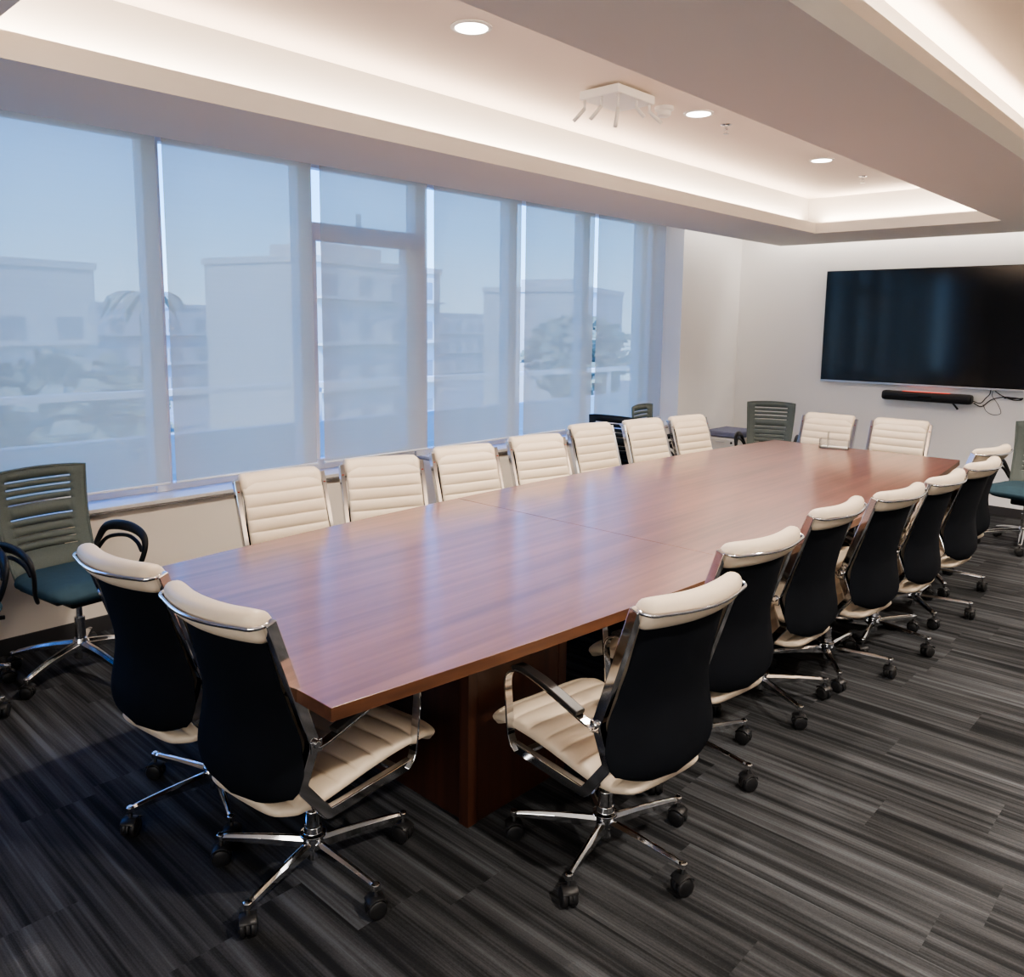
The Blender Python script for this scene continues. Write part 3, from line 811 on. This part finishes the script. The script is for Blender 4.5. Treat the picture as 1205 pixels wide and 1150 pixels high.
def tree(x, y, h, r, lb, palm=False):
    o = empty('palm_tree' if palm else 'street_tree', (x, y, -7)); tag(o, lb, 'tree', 'trees in the street')
    bm = bmesh.new(); tube(bm, [(0, 0, 0), (.1, .1, h*.5), (0, .2, h)], [.28, .2, .14], 8)
    link('trunk', bm, M['bark'], o, smooth=True)
    bm = bmesh.new()
    if palm:
        for k in range(16):
            a = 2*PI*k/16; dn = .25+.5*random.random()
            pts = [Vector((math.cos(a)*r*t, .2+math.sin(a)*r*t, h+.7*math.sin(PI*t*.8)-dn*r*t*t)) for t in (0, .25, .5, .75, 1)]
            sd_ = Vector((-math.sin(a), math.cos(a), 0))
            row = [(bm.verts.new(p-sd_*wd), bm.verts.new(p+sd_*wd)) for p, wd in zip(pts, (.05, .28, .3, .2, .02))]
            for (a1, b1), (a2, b2) in zip(row, row[1:]): bm.faces.new((a1, b1, b2, a2))
    else:
        for k in range(900):
            v = Vector((random.gauss(0, 1), random.gauss(0, 1), random.gauss(0, 1))).normalized()*r*random.random()**.35
            c = Vector((v.x, .2+v.y, h+v.z*.8)); s = .28
            q = Matrix.Rotation(random.random()*6, 3, 'Z') @ Matrix.Rotation(random.random()*3, 3, 'X')
            bm.faces.new([bm.verts.new(c+q @ Vector(p)*s) for p in ((-1, -.5, 0), (1, -.5, 0), (.6, .6, 0), (-.6, .6, 0))])
    link('crown', bm, M['leaf'], o)
tree(-25, 10.4, 9.0, 1.3, 'palm tree faintly visible through the right half of the leftmost blind', True)
tree(-20, 6.4, 6.2, 2.2, 'bushy tree seen low through the leftmost blind')
tree(-24, 30, 7.2, 2.6, 'leafy tree seen through the balcony door blind')
tree(-20, 37, 7.0, 2.8, 'leafy tree seen right of the balcony door')
tree(-17, 44, 7.4, 3.0, 'leafy tree seen through the far blinds')

# ------------------------------------------------------------------ light
def area(name, loc, size, rot, power, col):
    d = bpy.data.lights.new(name, 'AREA'); d.shape = 'RECTANGLE'; d.size, d.size_y = size; d.energy = power; d.color = col
    o = bpy.data.objects.new(name, d); C.objects.link(o); o.location = loc; o.rotation_euler = rot
    return o
WARM = (1, .83, .68)
zl = ZS+LIP+.012
LT = TY1-TY0
def up(name, x, y, sx, sy, p, tilt=(0, 0)):
    return area(name, (x, y, zl), (sx, sy), (PI+tilt[0], tilt[1], 0), p, WARM)
up('cove_light', TX0-RC+.05, (TY0+TY1)/2, .05, LT, 30)
up('cove_light', TX1+RC-.05, (TY0+TY1)/2, .05, LT, 30)
up('cove_light', (TX0+TX1)/2, TY1+RC-.05, TX1-TX0, .05, 8)
up('cove_light', (TX0+TX1)/2, TY0-RC+.05, TX1-TX0, .05, 8)
up('cove_light', UX0-RC+.04, (TY0+TY1)/2, .05, LT, 45)
up('cove_light', UX1+RC-.05, (TY0+TY1)/2, .05, LT, 45)
up('cove_light', (UX0+UX1)/2, TY1+RC-.05, UX1-UX0, .05, 14)
up('cove_light', (UX0+UX1)/2, TY0-RC+.05, UX1-UX0, .05, 14)
area('far_gap_light', ((-4.4+XR)/2, 8.41, 2.84), (7.4, .12), (0, 0, 0), 26, (1, .93, .86))  # lamp added above the soffit edge to brighten the far wall
area('pocket_light', (-4.25, 7.6, 2.84), (.3, 1.2), (0, 0, 0), 3, (1, .93, .86))  # small lamp added over the pocket to lift the corner wall
def spot(x, y, p):
    d = bpy.data.lights.new('downlight_beam', 'SPOT'); d.energy = p; d.spot_size = R(125); d.spot_blend = .6; d.shadow_soft_size = .07; d.color = (1, .90, .79)
    o = bpy.data.objects.new('downlight_beam', d); C.objects.link(o); o.location = (x, y, ZC-.02)
for x, y in DL: spot(x, y, 210)
for y in (1.6, 4.1, 6.4): spot(.35, y, 300)  # beams of the added right tray downlights
area('rear_window_light', (.6, -2.4, 1.75), (3.6, 1.5), (R(90), 0, 0), 70, (1, .95, .90))  # soft fill lamp added by the rear wall, no window there

# world: overcast-bright blue sky
w = bpy.data.worlds.new('sky'); bpy.context.scene.world = w; w.use_nodes = True
n = w.node_tree.nodes; l = w.node_tree.links
tc = n.new('ShaderNodeTexCoord'); s = n.new('ShaderNodeSeparateXYZ'); l.new(tc.outputs['Generated'], s.inputs[0])
cr = n.new('ShaderNodeValToRGB'); e = cr.color_ramp.elements
e[0].position = 0.0; e[0].color = (.58, .77, 1.0, 1)
e[1].position = .6; e[1].color = (.04, .24, .95, 1)
k = e.new(.10); k.color = (.28, .57, 1.0, 1)
k = e.new(.25); k.color = (.10, .37, 1.0, 1)
l.new(s.outputs[2], cr.inputs[0])
bg = n['Background']; bg.inputs[1].default_value = 3.5
l.new(cr.outputs[0], bg.inputs[0])
sun = bpy.data.lights.new('sun', 'SUN'); sun.energy = 5.5; sun.angle = .05; sun.color = (1, .95, .88)
so = bpy.data.objects.new('sun', sun); C.objects.link(so); so.rotation_euler = (R(35), R(35), 0)      # high sun behind the building

# ------------------------------------------------------------------ camera
F, PX, PY, PIT, ROL, YAW, H = 961.4, 603.2, 514.6, -7.819, .657, -42.90, 1.70
pi_, ro, ya = R(PIT), R(ROL), R(YAW)
fw = Vector((math.sin(ya)*math.cos(pi_), math.cos(ya)*math.cos(pi_), math.sin(pi_)))
r0 = Vector((math.cos(ya), -math.sin(ya), 0)); u0 = r0.cross(fw)
r1 = r0*math.cos(ro)+u0*math.sin(ro); u1 = -r0*math.sin(ro)+u0*math.cos(ro)
cd = bpy.data.cameras.new('camera'); cam = bpy.data.objects.new('camera', cd); C.objects.link(cam)
mtx = Matrix((r1, u1, -fw)).transposed().to_4x4(); mtx.translation = Vector((0, 0, H)); cam.matrix_world = mtx
cd.sensor_fit = 'HORIZONTAL'; cd.sensor_width = 36; cd.lens = F/1205*36
cd.shift_x = (602.5-PX)/1205; cd.shift_y = (PY-575)/1205
cd.clip_start = .05; cd.clip_end = 500
sc = bpy.context.scene
sc.camera = cam
sc.view_settings.view_transform = 'AgX'; sc.view_settings.look = 'AgX - Medium High Contrast'; sc.view_settings.exposure = .72; sc.view_settings.gamma = 1
sc.cycles.max_bounces = 8; sc.cycles.diffuse_bounces = 5; sc.cycles.transparent_max_bounces = 12
sc.cycles.sample_clamp_indirect = 4
